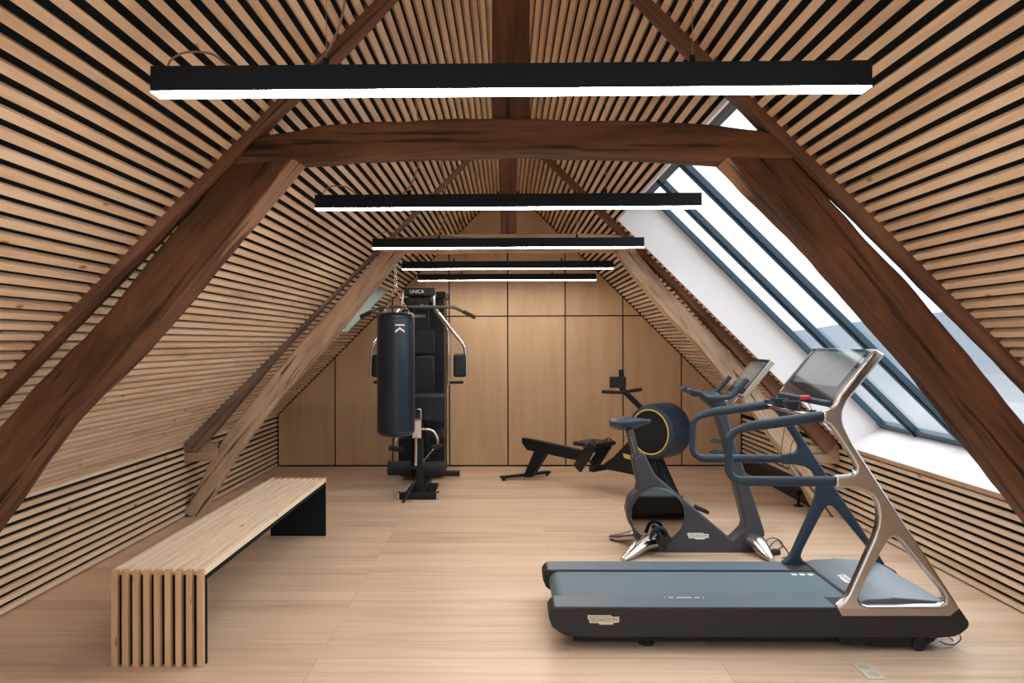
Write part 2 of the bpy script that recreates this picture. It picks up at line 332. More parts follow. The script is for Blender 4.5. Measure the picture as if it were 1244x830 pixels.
# skylight opening on the right slope, small roof window on the left slope
SKY_U = (0.0, (2.53-KN)/SQ); SKY_Y = (3.27, 6.56)
LW_U = ((1.61-KN)/SQ, (2.08-KN)/SQ); LW_Y = (7.6, 8.75)
def shell(name, fr, u0, u1, holes, T=.12):
    mb = MB(); us = sorted({u0, u1, *[h[0] for h in holes], *[h[1] for h in holes]}); ys = sorted({YF, YB, *[h[2] for h in holes], *[h[3] for h in holes]})
    for i in range(len(us)-1):
        for j in range(len(ys)-1):
            um, ym = (us[i]+us[i+1])/2, (ys[j]+ys[j+1])/2
            if any(h[0] < um < h[1] and h[2] < ym < h[3] for h in holes): continue
            P = [fr(us[i], 0), fr(us[i+1], 0), fr(us[i+1], -T), fr(us[i], -T)]
            vs = [[mb.bm.verts.new((p[0], yy, p[1])) for p in P] for yy in (ys[j], ys[j+1])]
            for k in range(4): mb.bm.faces.new((vs[0][k], vs[0][(k+1) % 4], vs[1][(k+1) % 4], vs[1][k]))
            mb.bm.faces.new(vs[0][::-1]); mb.bm.faces.new(vs[1])
    return st(mb.build(name, M['black_felt'], smooth=0))
NB_U = (.12, (2.53-KN)/SQ); NB_Y = (-2.7, 1.55)          # unseen roof windows added behind the camera to brighten the ceiling
hr = [(SKY_U[0], SKY_U[1], SKY_Y[0], SKY_Y[1]), (*NB_U, *NB_Y)]; hl = [(LW_U[0], LW_U[1], LW_Y[0], LW_Y[1]), (*NB_U, *NB_Y)]
for nm, fr, u0, u1, hs in (('wall_left', fr_left_wall, 0, KN+.02, []), ('wall_right', fr_right_wall, 0, KN, []), ('ceiling_left', fr_left_roof, -.02, SL+.0, hl), ('ceiling_right', fr_right_roof, 0, SL+.0, hr)):
    sh = shell(nm, fr, u0, u1, hs)
    mb = MB(); boards(mb, fr, max(u0, 0), u1-(.005 if 'wall' in nm else 0), YF, YB, hs)
    mb.build('slat_cladding', M['slat'], sh, smooth=0)

# back gable wall: plywood panels with shadow gaps
mb = MB(); mb.bm
pts = [(XL-.1, 0), (XR+.1, 0), (XR+.1, KN+.05), (XC, RZ+.1), (XL-.1, KN+.05)]
wb = MB().prism([[Vector((x, YB+.02, z)) for x, z in pts]], (0, .1, 0)).build('wall_back', M['black_felt'], smooth=0); st(wb)
def clip_gable(x0, x1, z0, z1):
    poly = [(x0, z0), (x1, z0), (x1, z1), (x0, z1)]
    def cl(poly, f):
        out = []
        for i in range(len(poly)):
            a, b_ = poly[i], poly[(i+1) % len(poly)]; fa, fb = f(a), f(b_)
            if fa >= 0: out.append(a)
            if fa*fb < 0:
                tt = fa/(fa-fb); out.append((a[0]+(b_[0]-a[0])*tt, a[1]+(b_[1]-a[1])*tt))
        return out
    g = .015
    for f in (lambda p: (p[0]-XL)+KN-g-p[1], lambda p: (XR-p[0])+KN-g-p[1], lambda p: p[0]-XL-g, lambda p: XR-g-p[0]):
        poly = cl(poly, f)
        if len(poly) < 3: return None
    return poly
xj = [XL]+[W(x, 480, YB).x for x in (407, 477, 546, 617, 687, 757, 828)]+[XR]
zj = [.012, W(650, 384, YB).z, RZ]
mb = MB()
for i in range(len(xj)-1):
    for j in range(2):
        p = clip_gable(xj[i]+.008, xj[i+1]-.008, zj[j]+.008, zj[j+1]-.008)
        if p: mb.prism([[Vector((x, YB, z)) for x, z in p]], (0, .019, 0))
mb.build('plywood_panels', M['ply'], wb, smooth=0)
# front wall behind the camera, with an unseen gable window added to brighten the room
wf = MB().prism([[Vector((x, YF, z)) for x, z in pts], [Vector((x, YF, z)) for x, z in ((-1.3, .5), (1.3, .5), (1.3, 2.0), (.3, 2.8), (-.3, 2.8), (-1.3, 2.0))]], (0, -.15, 0)).build('wall_front', M['plaster'], smooth=0); st(wf)
w3 = MB().prism([[Vector((x, YF-.1, z)) for x, z in ((-1.3, .5), (1.3, .5), (1.3, 2.0), (.3, 2.8), (-.3, 2.8), (-1.3, 2.0))]], (0, -.02, 0)).build('window_3', M['glass'], smooth=0); st(w3)

# skylight: reveals, sill, frame, panes
ND = .345
def rp(u, n, Y): x, z = fr_right_roof(u, n+SD); return Vector((x, Y, z))
def lp(u, n, Y): x, z = fr_left_roof(u, n+SD); return Vector((x, Y, z))
y0, y1 = SKY_Y; u1 = SKY_U[1]
SILL = Vector((3.15, 0, .80))           # lower outer corner of the reveal box
ub = (SILL.z-KN)*SQ-(SILL.x-XR)*SQ     # u of window bottom on the window plane (n measured separately)
nb = -((SILL.x-XR)*SQ+(SILL.z-KN)*SQ)
rv = MB()
for Y, s in ((y1, 1), (y0, -1)):
    rv.prism([[rp(0, .001, Y), rp(u1, .001, Y), rp(u1, nb, Y), rp(ub, nb, Y)]], (0, -.02*s, 0))
rv.prism([[rp(u1, .001, y0), rp(u1-.018, .001, y0), rp(u1-.018, nb, y0), rp(u1, nb, y0)]], (0, y1-y0, 0))
rv.prism([[Vector((XR-.002, y0, KN)), Vector((SILL.x, y0, SILL.z)), Vector((SILL.x+.03, y0, SILL.z-.03)), Vector((XR+.02, y0, KN-.04))]], (0, y1-y0, 0))
st(rv.build('trim_1', M['plaster'], smooth=0))
st(MB().bx(XR-.012, XR+.03, y0-.1, y1+.05, KN-.03, KN+.001).build('trim_2', M['sill_wood'], bevel=.002))
win = MB(); FT = .045
def wbar(a, b_, wy): win.bar(a, b_, wy, FT, up=(SQ, 0, SQ))
ybars = [6.50, 5.98, 5.32, 4.74, 3.34]
for i, Y in enumerate(ybars):
    wbar(rp(ub, nb+FT/2, Y), rp(u1, nb+FT/2, Y), .05 if i in (0, 4) else .06)
    if i not in (0, 4):
        win.bar(rp(ub, nb+FT+.008, Y), rp(u1, nb+FT+.008, Y), .018, .018, up=(SQ, 0, SQ))
for u in (ub+.035, u1-.035):
    win.bar(rp(u, nb+FT/2, y0), rp(u, nb+FT/2, y1), .07, FT, up=(SQ, 0, SQ))
wo = st(win.build('window_1', M['frame_blue'], bevel=.006))
for i in range(4):
    MB().prism([[rp(ub+.03, nb+.02, ybars[i]), rp(u1-.03, nb+.02, ybars[i]), rp(u1-.03, nb+.02, ybars[i+1]), rp(ub+.03, nb+.02, ybars[i+1])]], Vector((SQ, 0, SQ))*.006).build('pane', M['glass'], wo, smooth=0)
cw = rp((ub+u1)/2, nb-.05, (y0+y1)/2)
area('skylight_portal', cw+Vector((SQ, 0, SQ))*.06, (-1, 0, -1), 3.2, 2.7, 0, portal=True)
area('gable_portal', (0, YF-.2, 1.6), (0, 1, 0), 2.6, 2.4, 0, portal=True)
# left roof window
a0, a1 = LW_Y; v0, v1 = LW_U; LD = -.17
rv = MB()
for Y, s in ((a1, 1), (a0, -1)): rv.prism([[lp(v0, 0, Y), lp(v1, 0, Y), lp(v1, LD, Y), lp(v0, LD, Y)]], (0, -.015*s, 0))
for v, s in ((v0, -1), (v1, 1)): rv.prism([[lp(v, 0, a0), lp(v-.015*s, 0, a0), lp(v-.015*s, LD, a0), lp(v, LD, a0)]], (0, a1-a0, 0))
st(rv.build('trim_3', plain('grey_green_plaster', (.36, .37, .31), .85), smooth=0))
wl = MB()
for Y in (a0+.03, a1-.03): wl.bar(lp(v0, LD, Y), lp(v1, LD, Y), .06, .05, up=(-SQ, 0, SQ))
for v in (v0+.03, v1-.03): wl.bar(lp(v, LD, a0), lp(v, LD, a1), .06, .05, up=(-SQ, 0, SQ))
wo2 = st(wl.build('window_2', M['frame_blue'], bevel=.004))
MB().prism([[lp(v0, LD, a0), lp(v1, LD, a0), lp(v1, LD, a1), lp(v0, LD, a1)]], Vector((-SQ, 0, SQ))*.006).build('pane', M['glass'], wo2, smooth=0)

for i, (fp_, sx) in enumerate(((rp, 1), (lp, -1))):
    nn_ = Vector((sx*SQ, 0, SQ)); wl = MB()
    for Y in (NB_Y[0]+.03, -1.6, -.5, .5, NB_Y[1]-.03): wl.bar(fp_(NB_U[0], -.14, Y), fp_(NB_U[1], -.14, Y), .06, .06, up=nn_)
    for v in (NB_U[0]+.03, NB_U[1]-.03): wl.bar(fp_(v, -.14, NB_Y[0]), fp_(v, -.14, NB_Y[1]), .06, .06, up=nn_)
    wo2 = st(wl.build('window_%d' % (4+i), M['frame_blue'], bevel=.004))  # added windows, out of view, that let in extra daylight
    MB().prism([[fp_(NB_U[0], -.14, NB_Y[0]), fp_(NB_U[1], -.14, NB_Y[0]), fp_(NB_U[1], -.14, NB_Y[1]), fp_(NB_U[0], -.14, NB_Y[1])]], nn_*.006).build('pane', M['glass'], wo2, smooth=0)
    area('roof_portal', fp_((NB_U[0]+NB_U[1])/2, -.25, (NB_Y[0]+NB_Y[1])/2), (-sx, 0, -1), 4.3, 2.8, 0, portal=True)
# outside: wooded hill and pale field seen through the skylight
def hill(name, x0, x1, y0, y1, hf, nx, ny, mat, label, cat):
    b = bmesh.new(); g = [[b.verts.new((x0+(x1-x0)*i/nx, y0+(y1-y0)*j/ny, hf(x0+(x1-x0)*i/nx, y0+(y1-y0)*j/ny))) for j in range(ny+1)] for i in range(nx+1)]
    for i in range(nx):
        for j in range(ny): b.faces.new((g[i][j], g[i+1][j], g[i+1][j+1], g[i][j+1]))
    me = bpy.data.meshes.new(name); b.to_mesh(me); b.free(); me.materials.append(mat)
    for p in me.polygons: p.use_smooth = True
    o = bpy.data.objects.new(name, me); C.objects.link(o); st(o); return o
def hh(x, y):
    d = math.hypot((x-135)/90, (y-190)/90); r = 16*math.exp(-d*d)
    return -6+r+(.8*noise.noise(Vector((x*.05, y*.05, 3)))+.4*noise.noise(Vector((x*.2, y*.2, 7))))*min(1, r/2)
m, t, b = nmat('field_and_wooded_hill'); N = t.nodes.new; L = t.links.new
tc = N('ShaderNodeTexCoord'); sz = N('ShaderNodeSeparateXYZ'); L(tc.outputs['Object'], sz.inputs[0])
nz = N('ShaderNodeTexNoise'); nz.inputs['Scale'].default_value = .12; nz.inputs['Detail'].default_value = 5; L(tc.outputs['Object'], nz.inputs['Vector'])
az = N('ShaderNodeMath'); az.operation = 'MULTIPLY_ADD'; az.inputs[1].default_value = 3; L(nz.outputs['Fac'], az.inputs[0]); L(sz.outputs['Z'], az.inputs[2])
rz_ = N('ShaderNodeMapRange'); rz_.inputs[1].default_value = -3; rz_.inputs[2].default_value = -.5; L(az.outputs[0], rz_.inputs[0])
mz = N('ShaderNodeMix'); mz.data_type = 'RGBA'; L(rz_.outputs[0], mz.inputs['Factor']); mz.inputs['A'].default_value = (.25, .255, .27, 1); mz.inputs['B'].default_value = (.16, .19, .22, 1)
L(mz.outputs['Result'], b.inputs['Base Color']); b.inputs['Roughness'].default_value = 1; b.inputs['Specular IOR Level'].default_value = 0
hill('ground_outside', -200, 600, -200, 600, hh, 200, 200, m, '', '')

# ------------------------------------------------------------------ roof trusses
def timber(name, pts, wid, thk, mat, parent, Y, wob=.006, n=44, seed=0, round_=.16):
    """old squared timber following pts (x,z) at depth Y; wid in the truss plane, thk along y"""
    P = [Vector((p[0], Y, p[1])) for p in pts]
    if len(P) > 2: P = smoothline(P, 10)
    ax = (P[-1]-P[0]).normalized(); yv = Vector((0, 1, 0)); zv = ax.cross(yv).normalized()
    xf = Matrix((ax, yv, zv)).transposed().to_4x4(); xf.translation = P[0]
    L_ = [0]
    for i in range(1, len(P)): L_.append(L_[-1]+(P[i]-P[i-1]).length)
    def at(s):
        for i in range(1, len(P)):
            if s <= L_[i]+1e-9: t_ = (s-L_[i-1])/(L_[i]-L_[i-1]); return P[i-1].lerp(P[i], t_)
        return P[-1]
    ws = wid if isinstance(wid, (list, tuple)) else [wid, wid]
    mb = MB(); rings = []; K = 20
    for i in range(n+1):
        t_ = i/n; c = at(t_*L_[-1]); c2 = at(min(1, t_+.02)*L_[-1]); c1 = at(max(0, t_-.02)*L_[-1]); d = (c2-c1).normalized(); zz = d.cross(yv).normalized()
        q = t_*(len(ws)-1); a = int(min(q, len(ws)-2)); wd = ws[a]+(ws[a+1]-ws[a])*(q-a); r = []
        for k in range(K):
            an = 2*math.pi*(k+.5)/K; cx, cy = math.cos(an), math.sin(an); e = round_
            sx = math.copysign(abs(cx)**e, cx); sy = math.copysign(abs(cy)**e, cy)
            p = c+zz*sx*wd/2+yv*sy*thk/2
            nn = noise.noise(Vector((t_*L_[-1]*2.2+seed*9.1, sx*.9, sy*.9)))*wob*1.6+noise.noise(Vector((t_*L_[-1]*9+seed*3.3, sx*2.3, sy*2.3)))*wob*.7
            p = p+(zz*sx+yv*sy)*nn
            r.append(mb.bm.verts.new(p))
        rings.append(r)
    for i in range(n):
        for k in range(K): mb.bm.faces.new((rings[i][k], rings[i][(k+1) % K], rings[i+1][(k+1) % K], rings[i+1][k]))
    mb.bm.faces.new(rings[0][::-1]); mb.bm.faces.new(rings[-1])
    return mb.build(name, mat, parent, smooth=50, xf=xf)
def xz(px, py, Y): p = W(px, py, Y); return (p.x, p.z)

T1 = 3.26
tr1 = thing('roof_truss', 'dark brown oak roof truss nearest the camera, its tie beam above the treadmill', 'roof truss', (XC, T1, 0), 'old timber roof trusses')
yb = T1-.1
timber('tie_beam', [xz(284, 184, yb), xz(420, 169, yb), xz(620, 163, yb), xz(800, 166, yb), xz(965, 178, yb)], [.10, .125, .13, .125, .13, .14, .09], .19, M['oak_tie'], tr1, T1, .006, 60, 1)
yb = T1-.09
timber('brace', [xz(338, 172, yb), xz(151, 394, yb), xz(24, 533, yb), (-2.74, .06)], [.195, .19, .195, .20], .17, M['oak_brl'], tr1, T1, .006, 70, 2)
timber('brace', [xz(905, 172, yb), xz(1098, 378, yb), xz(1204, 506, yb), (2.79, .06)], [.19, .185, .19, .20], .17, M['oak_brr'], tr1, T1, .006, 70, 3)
def roofx(s, z, off): return ((XL+(z-KN)+off*1.414) if s < 0 else (XR-(z-KN)-off*1.414), z)
for s in (-1, 1):
    timber('rafter', [roofx(s, .70, .006), roofx(s, 3.30, .006)], [.085, .07, .062, .06], .09, M['oak_mid'], tr1, T1-.08, .005, 70, 4+s)
xp = W(621, 100, T1).x
timber('king_post', [(xp, 2.36), (xp, RZ-.05)], .155, .15, M['oak_dark'], tr1, T1+.02, .004, 30, 8)

T2 = 6.78
tr2 = thing('roof_truss', 'pale weathered oak roof truss further back, holding the punching bag', 'roof truss', (XC, T2, 0), 'old timber roof trusses')
yb = T2-.09
timber('tie_beam', [xz(452, 298, yb), xz(560, 295, yb), xz(700, 294, yb), xz(797, 296, yb)], [.11, .15, .16, .15, .14], .17, M['oak_grey'], tr2, T2, .005, 60, 11)
timber('brace', [xz(482, 300, yb), xz(395, 400, yb), xz(345, 458, yb), xz(280, 541, yb), xz(231, 628, yb)], [.15, .17, .17, .155, .165, .15], .15, M['oak_grey'], tr2, T2, .010, 80, 12)
timber('brace', [xz(757, 300, yb), xz(817, 372, yb), xz(873, 430, yb), xz(944, 520, yb), xz(990, 590, yb), xz(1012, 634, yb)], [.14, .16, .17, .17, .17, .15], .15, M['oak_grey'], tr2, T2, .010, 80, 13)
for s in (-1, 1):
    timber('rafter', [roofx(s, .62, .035), roofx(s, 1.6, .02 if s > 0 else .0), roofx(s, 3.34, .01)], [.19, .13, .06, .035, .035, .035, .035] if s < 0 else [.20, .15, .10, .07, .06, .06, .06], .12, M['oak_dusk'] if s < 0 else M['oak_mid'], tr2, T2-.06, .006, 70, 14+s)
xp = W(617.5, 240, T2).x
timber('king_post', [(xp, 2.36), (xp, RZ-.05)], .14, .14, M['oak_mid'], tr2, T2+.04, .004, 30, 18)
timber('corbel_block', [xz(222, 551, yb), xz(263, 550, yb)], [.15, .15], .16, M['oak_grey'], tr2, T2, .004, 12, 21)
timber('corbel_block', [xz(984, 553, yb), xz(1020, 553, yb)], [.155, .155], .16, M['oak_grey'], tr2, T2, .004, 12, 22)

# ------------------------------------------------------------------ linear pendant lights
lamp_lab = ['black linear pendant light nearest the camera, longest in view', 'black linear pendant light second from the camera, behind the dark beam',
            'black linear pendant light in front of the pale tie beam', 'black linear pendant light just behind the pale tie beam', 'black linear pendant light furthest back, nearest the plywood wall']
lamps = [(2.18, 193, 1049, 116, 111), (4.07, 384, 851, 250, 247), (5.78, 453, 782, 301, 300), (7.42, 489, 745, 326, 325), (8.80, 508, 724, 340.5, 340)]
for i, (Y, xa, xb, ya, ybm) in enumerate(lamps):
    cx = (W(xa, ya, Y).x+W(xb, ybm, Y).x)/2; zb = 2.195; ln = 2.0 if i else 1.985
    hw = ln/2
    t_ = thing('pendant_light', lamp_lab[i], 'pendant light', (cx, Y, zb), 'linear pendant lights')
    b_ = MB(); b_.bx(cx-hw, cx+hw, Y-.031, Y+.031, zb+.0035, zb+.073); b_.build('housing', M['lamp_black'], t_, bevel=.0015)
    MB().bx(cx-hw+.001, cx+hw-.001, Y-.030, Y+.030, zb, zb+.0045).build('diffuser', M['emit'], t_, bevel=.001)
    for s in (-1, 1):
        x = cx+s*.51; ztop = KN+(x-XL if s < 0 else XR-x)+.02
        MB().cyl((x, Y, zb+.07), (x, Y, zb+.10), .008, 10).build('fixing', M['lamp_black'], t_)
        MB().cyl((x, Y, zb+.095), (x, Y, ztop), .0011, 6).build('suspension_wire', M['chrome'], t_)
    x0 = cx-hw+.035
    MB().tube(smoothline([(x0, Y, zb+.072), (x0+.01, Y, zb+.10), (x0+.05, Y+.01, zb+.125), (x0+.12, Y+.01, zb+.12), (x0+.17, Y, zb+.085), (x0+.2, Y-.0, zb+.075)], 6), .0035, 6).build('cord', M['cord'], t_)
    x1 = cx-.55
    MB().tube(smoothline([(x1, Y, zb+.075), (x1+.05, Y+.01, zb+.14), (x1+.085, Y+.02, zb+.25), (x1+.09, Y+.02, zb+.4), (x1+.05, Y+.02, KN+(x1+.05-XL)-.01)], 6), .0035, 6).build('cord', M['cord'], t_)

# ------------------------------------------------------------------ slatted bench
bx0 = W(135, 811, 3.6).x; bx1 = W(248, 815, 3.6).x; by0, by1, bh = 3.60, 6.09, .447
bt = thing('slatted_bench', 'long pale wooden slatted bench with black inner panels, by the left wall', 'bench', ((bx0+bx1)/2, (by0+by1)/2, 0))
nS = 9; pw = (bx1-bx0-.003)/(nS-1+.62); sw = pw*.56
seat = MB(); endf = MB(); endb = MB(); TS = .042
for i in range(nS):
    x = bx0+i*pw
    y = by0; cut = by0+random.uniform(.9, 2.0)
    seat.bx(x, x+sw+.002, by0+.0285, cut, bh-.03, bh); seat.bx(x, x+sw+.002, cut+.0007, by1-.0285, bh-.03, bh-.0004)
    endf.bx(x, x+sw, by0, by0+.028, 0, bh)
    endb.bx(x, x+sw, by1-.028, by1, 0, bh)
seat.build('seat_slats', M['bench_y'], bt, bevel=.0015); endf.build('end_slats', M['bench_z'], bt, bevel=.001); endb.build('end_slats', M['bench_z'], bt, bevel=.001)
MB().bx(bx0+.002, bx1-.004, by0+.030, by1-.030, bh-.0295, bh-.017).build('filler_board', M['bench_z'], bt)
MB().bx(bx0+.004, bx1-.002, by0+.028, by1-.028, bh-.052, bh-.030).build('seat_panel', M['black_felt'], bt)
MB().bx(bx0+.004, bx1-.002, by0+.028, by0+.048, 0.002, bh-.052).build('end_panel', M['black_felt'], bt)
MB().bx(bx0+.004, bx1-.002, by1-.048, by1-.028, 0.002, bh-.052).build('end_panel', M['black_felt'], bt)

# ------------------------------------------------------------------ treadmill
tn, tf = 3.80, 4.585                   # near and far faces
def TW(px, py): p = W(px, py, tn); return Vector((p.x, tn, p.z))
tm = thing('treadmill', 'large slate grey treadmill with polished metal side frame, lower right of the room', 'treadmill', (W(920, 790, tn).x, (tn+tf)/2, 0))
side = [(672, 738), (667, 745), (667, 752), (671, 762), (680, 769), (690, 773), (712, 775), (1143, 775.5), (1160, 774), (1168, 770.5), (1176, 764), (1178, 759), (1177, 755), (1166, 739)]
sk = [TW(*p) for p in side]
ztop = W(800, 738, tn).z
nearw = .165
for nm, ya in (('near', tn), ('far', tf-nearw)):
    d = Vector((0, ya-tn, 0))
    # upper deck rail
    rail = [(672, 738), (667, 745), (668, 750), (712, 752), (1016, 752), (1016, 738)]
    skp = [v+d for v in sk]
    o_ = MB().prism([skp], (0, nearw, 0)).build('side_rail', M['taupe'], tm, bevel=.007, seg=3)
    cap = MB().bx(W(674, 738, tn).x, W(1016, 738, tn).x, ya+.002, ya+nearw-.001, ztop-.004, ztop+.0035)
    cap.build('foot_rail', M['slate_l'], tm, bevel=.003)
x0 = W(668, 738, tn).x; xe = 1.72
bl = MB(); zt = ztop-.008; r = .055
prof = [(x0+.03+r-math.cos(a)*r*0-r*math.sin(a), zt-r+r*math.cos(a)) for a in [math.radians(q) for q in range(0, 181, 15)]]
prof = [(xe, zt)]+prof+[(xe, zt-2*r)]
bl.prism([[Vector((x, tn+nearw+.006, z)) for x, z in prof]], (0, tf-tn-2*nearw-.012, 0)).build('running_belt', M['belt'], tm)
MB().bx(x0+.12, 2.1, tn+.075, tf-.06, .022, .075).build('base_pan', M['black_metal'], tm)
# motor hood
yh0, yh1 = tn+.06, tf-.02
hp = [(xe+.006, ztop-.03), (xe+.006, ztop+.006), (xe+.05, ztop+.022), (xe+.16, ztop+.026), (xe+.17, ztop+.030), (2.14, ztop+.012), (2.17, ztop-.03)]
MB().prism([[Vector((x, yh0, z)) for x, z in hp]], (0, yh1-yh0, 0)).build('motor_hood', M['hood'], tm, bevel=.006, seg=3)
# aluminium side frame (near) and its mirror at the far side with a slate liner
outer = [(1022.5, 748), (1016, 738), (1020, 734.5), (1026.5, 729), (1032, 720), (1040, 702), (1062, 653), (1066, 640), (1067.5, 626), (1065.5, 612), (1060, 603), (1050, 597), (1035, 594), (1015.5, 593),
         (1015.5, 579), (1034, 577.5), (1039.5, 573.5), (1040.5, 567), (1036, 558), (1013, 523), (1007, 516), (1000, 513), (1000, 500), (1009, 496.5), (1015, 491), (1020.5, 479), (1061, 430), (1064.5, 423.5), (1075.5, 431), (1070, 438),
         (1029, 488), (1024.5, 498), (1023.5, 508), (1026, 518), (1037, 540), (1166, 739), (1153.5, 748)]
hole = [(1043, 727), (1047, 734), (1053, 736.5), (1141, 736.5), (1148, 733), (1148.5, 726), (1144, 718), (1095, 659), (1089, 653.5), (1083, 653.5), (1078, 658), (1072, 668), (1047, 716)]
lo = [TW(*p) for p in outer]; lh = [TW(*p) for p in hole]
dn = Vector((0, -.004, 0)); fth = .05
MB().prism([[v+dn for v in lo], [v+dn for v in lh]], (0, fth, 0)).build('side_frame', M['alu'], tm, bevel=.012, seg=4)['label'] = 'polished aluminium side frame'
strip = [(1018, 740), (1022.5, 748), (1153.5, 748), (1164, 739.5)]
MB().prism([[TW(*p)+Vector((0, -.0055, 0)) for p in strip]], (0, .003, 0)).build('frame_strip', M['alu_matt'], tm)
df = Vector((0, tf-tn-fth, 0))
MB().prism([[v+df for v in lo], [v+df for v in lh]], (0, fth, 0)).build('side_frame', M['slate'], tm, bevel=.012, seg=4)['label'] = 'slate blue inner face of the far frame'
# handles: a loop on each frame
loop = [(1000, 506.5), (910, 519), (888, 527), (886, 575), (897, 585.5), (1015, 586)]
for k, yy in enumerate((tn+fth/2-.004, tf-fth/2)):
    hp3 = [W(*p, tn) for p in loop]; hp3 = [Vector((v.x, yy, v.z)) for v in hp3]
    pts_ = fillet([hp3[0], hp3[1], hp3[2], hp3[3], hp3[4], hp3[5]], .055, 6)
    n_ = len(pts_); rr = [.027-(.027-.0185)*min(1, i/7) for i in range(n_)]
    rr = [max(r_, .0185+.008*max(0, (i-(n_-7))/7)) for i, r_ in enumerate(rr)]
    MB().tube(pts_, rr, 16).build('handle_loop', M['slate'], tm)
# console
ct, cb = W(1064, 424, tn+.02), W(1012, 488, tn+.02)
dv = (cb-ct).normalized(); nv = Vector((-dv.z, 0, dv.x)).normalized()
if nv.x > 0: nv = -nv
ycn, ycf = tn+.045, tf-.03
def slab(a, b_, y0_, y1_, th, n_):
    return [[Vector((a.x, y0_, a.z)), Vector((a.x, y1_, a.z)), Vector((b_.x, y1_, b_.z)), Vector((b_.x, y0_, b_.z))]], n_*th
lp_, ex = slab(ct, cb, ycn, ycf, .028, -nv); MB().prism(lp_, ex).build('console', M['screen'], tm, bevel=.003)
sa, sb = ct+dv*.025+nv*.0012, ct+dv*.245+nv*.0012
lp_, ex = slab(sa, sb, ycn+.05, ycf-.05, .002, -nv); MB().prism(lp_, ex).build('screen', M['screen_in'], tm)
lp_, ex = slab(ct-dv*.004+nv*.003, cb+nv*.003, ycf-.001, ycf+.012, .035, -nv); MB().prism(lp_, ex).build('console_edge', M['alu'], tm, bevel=.002)
# upper arm of the far frame / tray and crossbar
zz = W(968, 488, tf)
MB().bar(Vector((cb.x+.02, ycn-.0, cb.z-.015)), Vector((cb.x+.02, ycf, cb.z-.015)), .07, .03).build('console_tray', M['slate'], tm, bevel=.008)
tb0 = W(925, 492, tf-.03); tb1 = Vector((tb0.x+.0, tn+.05, tb0.z-.0))
MB().cyl(tb0+Vector((.03, 0, 0)), tb1+Vector((.03, 0, 0)), .014, 16).build('crossbar', M['chrome'], tm)
for yy in (tf-.04, tn+.07):
    MB().cyl(Vector((tb0.x+.03, yy, tb0.z-.02)), Vector((tb0.x+.03, yy, tb0.z+.03)), .016, 14).build('speed_lever', M['slate'], tm)
for yy in (4.36, 4.16):
    c_ = Vector((cb.x-.075, yy, cb.z-.035))
    mbb = MB(); mbb.lathe(c_, (0, 0, 1), [(-.03, .03), (-.025, .036), (.012, .046), (.014, .044), (-.02, .030)], 24); mbb.build('cup_holder', M['slate'], tm)
MB().box(Vector((cb.x-.03, 4.10, cb.z-.0)), (.045, .04, .02)).build('safety_key', M['red'], tm, bevel=.004)
MB().tube(smoothline([(cb.x-.02, 4.10, cb.z-.01), (cb.x+.01, 4.11, cb.z-.1), (cb.x-.06, 4.2, cb.z-.25), (cb.x-.04, 4.3, cb.z-.40), (cb.x-.05, 4.4, cb.z-.36), (cb.x-.0, 4.45, cb.z-.12)], 8), .0022, 6).build('safety_cord', M['cord_b'], tm)
# under housing, wheels, feet
hs = [(1020, 775), (1022, 784), (1064, 787), (1110, 787.5), (1130, 786), (1146, 775)]
MB().prism([[TW(*p)+Vector((0, .02, 0)) for p in hs]], (0, .10, 0)).build('wheel_housing', M['black_metal'], tm, bevel=.004)
MB().prism([[TW(*p)+Vector((0, tf-tn-.12, 0)) for p in hs]], (0, .10, 0)).build('wheel_housing', M['black_metal'], tm, bevel=.004)
wc = TW(1119, 785)
for yy in (tn+.005, tf-.035):
    MB().lathe((wc.x, yy, .034), (0, 1, 0), [(0, .026), (.004, .034), (.026, .034), (.03, .026)], 28).build('wheel', M['rubber'], tm)
for x in (W(785, 788, tn+.1).x,):
    for yy in (tn+.1, tf-.1):
        MB().lathe((x, yy, 0), (0, 0, 1), [(0, .038), (.014, .038), (.02, .03), (.06, .018)], 24).build('foot', M['rubber'], tm)
# badges and printed marks
def badge(c, right, up, wdt, parent, mat=None, ink=None, txt='TECHNOGYM'):
    right = Vector(right).normalized(); up = Vector(up).normalized(); c = Vector(c); n_ = right.cross(up)
    sh = [(-.5, .12), (-.5, .17), (.24, .17), (.28, .12), (.5, .12), (.5, -.06), (.33, -.07), (.30, -.13), (-.12, -.13), (-.15, -.08), (-.44, -.08), (-.46, .02), (-.5, .06)]
    MB().prism([[c+right*x*wdt+up*y*wdt for x, y in sh]], n_*.0012).build('badge', mat or M['cream'], parent)
    text_mb(txt, c+up*.018*wdt+n_*.0012, right, up, wdt*.17, .0005, wdt*.88).build('badge_lettering', ink or M['ink'], parent)
    MB().prism([[c+right*x*wdt+up*y*wdt+n_*.0012 for x, y in ((-.46, .13), (.22, .13), (.22, .118), (-.46, .118))]], n_*.0005).build('badge_lettering', ink or M['ink'], parent)
badge(TW(733, 754)+Vector((0, -.0006, 0)), (1, 0, 0), (0, 0, 1), .152, tm)
badge((xe+.075, 4.17, ztop+.0245), (0, -1, 0), (1, 0, .02), .17, tm, M['white_print'])
mk = MB(); xm = W(837, 726, tn+.06).x
for a, b_ in ((-.105, -.100), (-.085, -.062), (-.045, .03), (.045, .07), (.085, .093)): mk.bx(xm+a, xm+b_, tn+nearw-.035, tn+nearw-.026, ztop+.0034, ztop+.0042)
mk.build('rail_marks', M['white_print'], tm)
mk = MB()
for a in (0, .045, .09): mk.bx(xe-.14+a, xe-.14+a+.028, tf-nearw-.07, tf-nearw-.04, zt, zt+.0007)
mk.build('belt_marks', M['white_print'], tm)

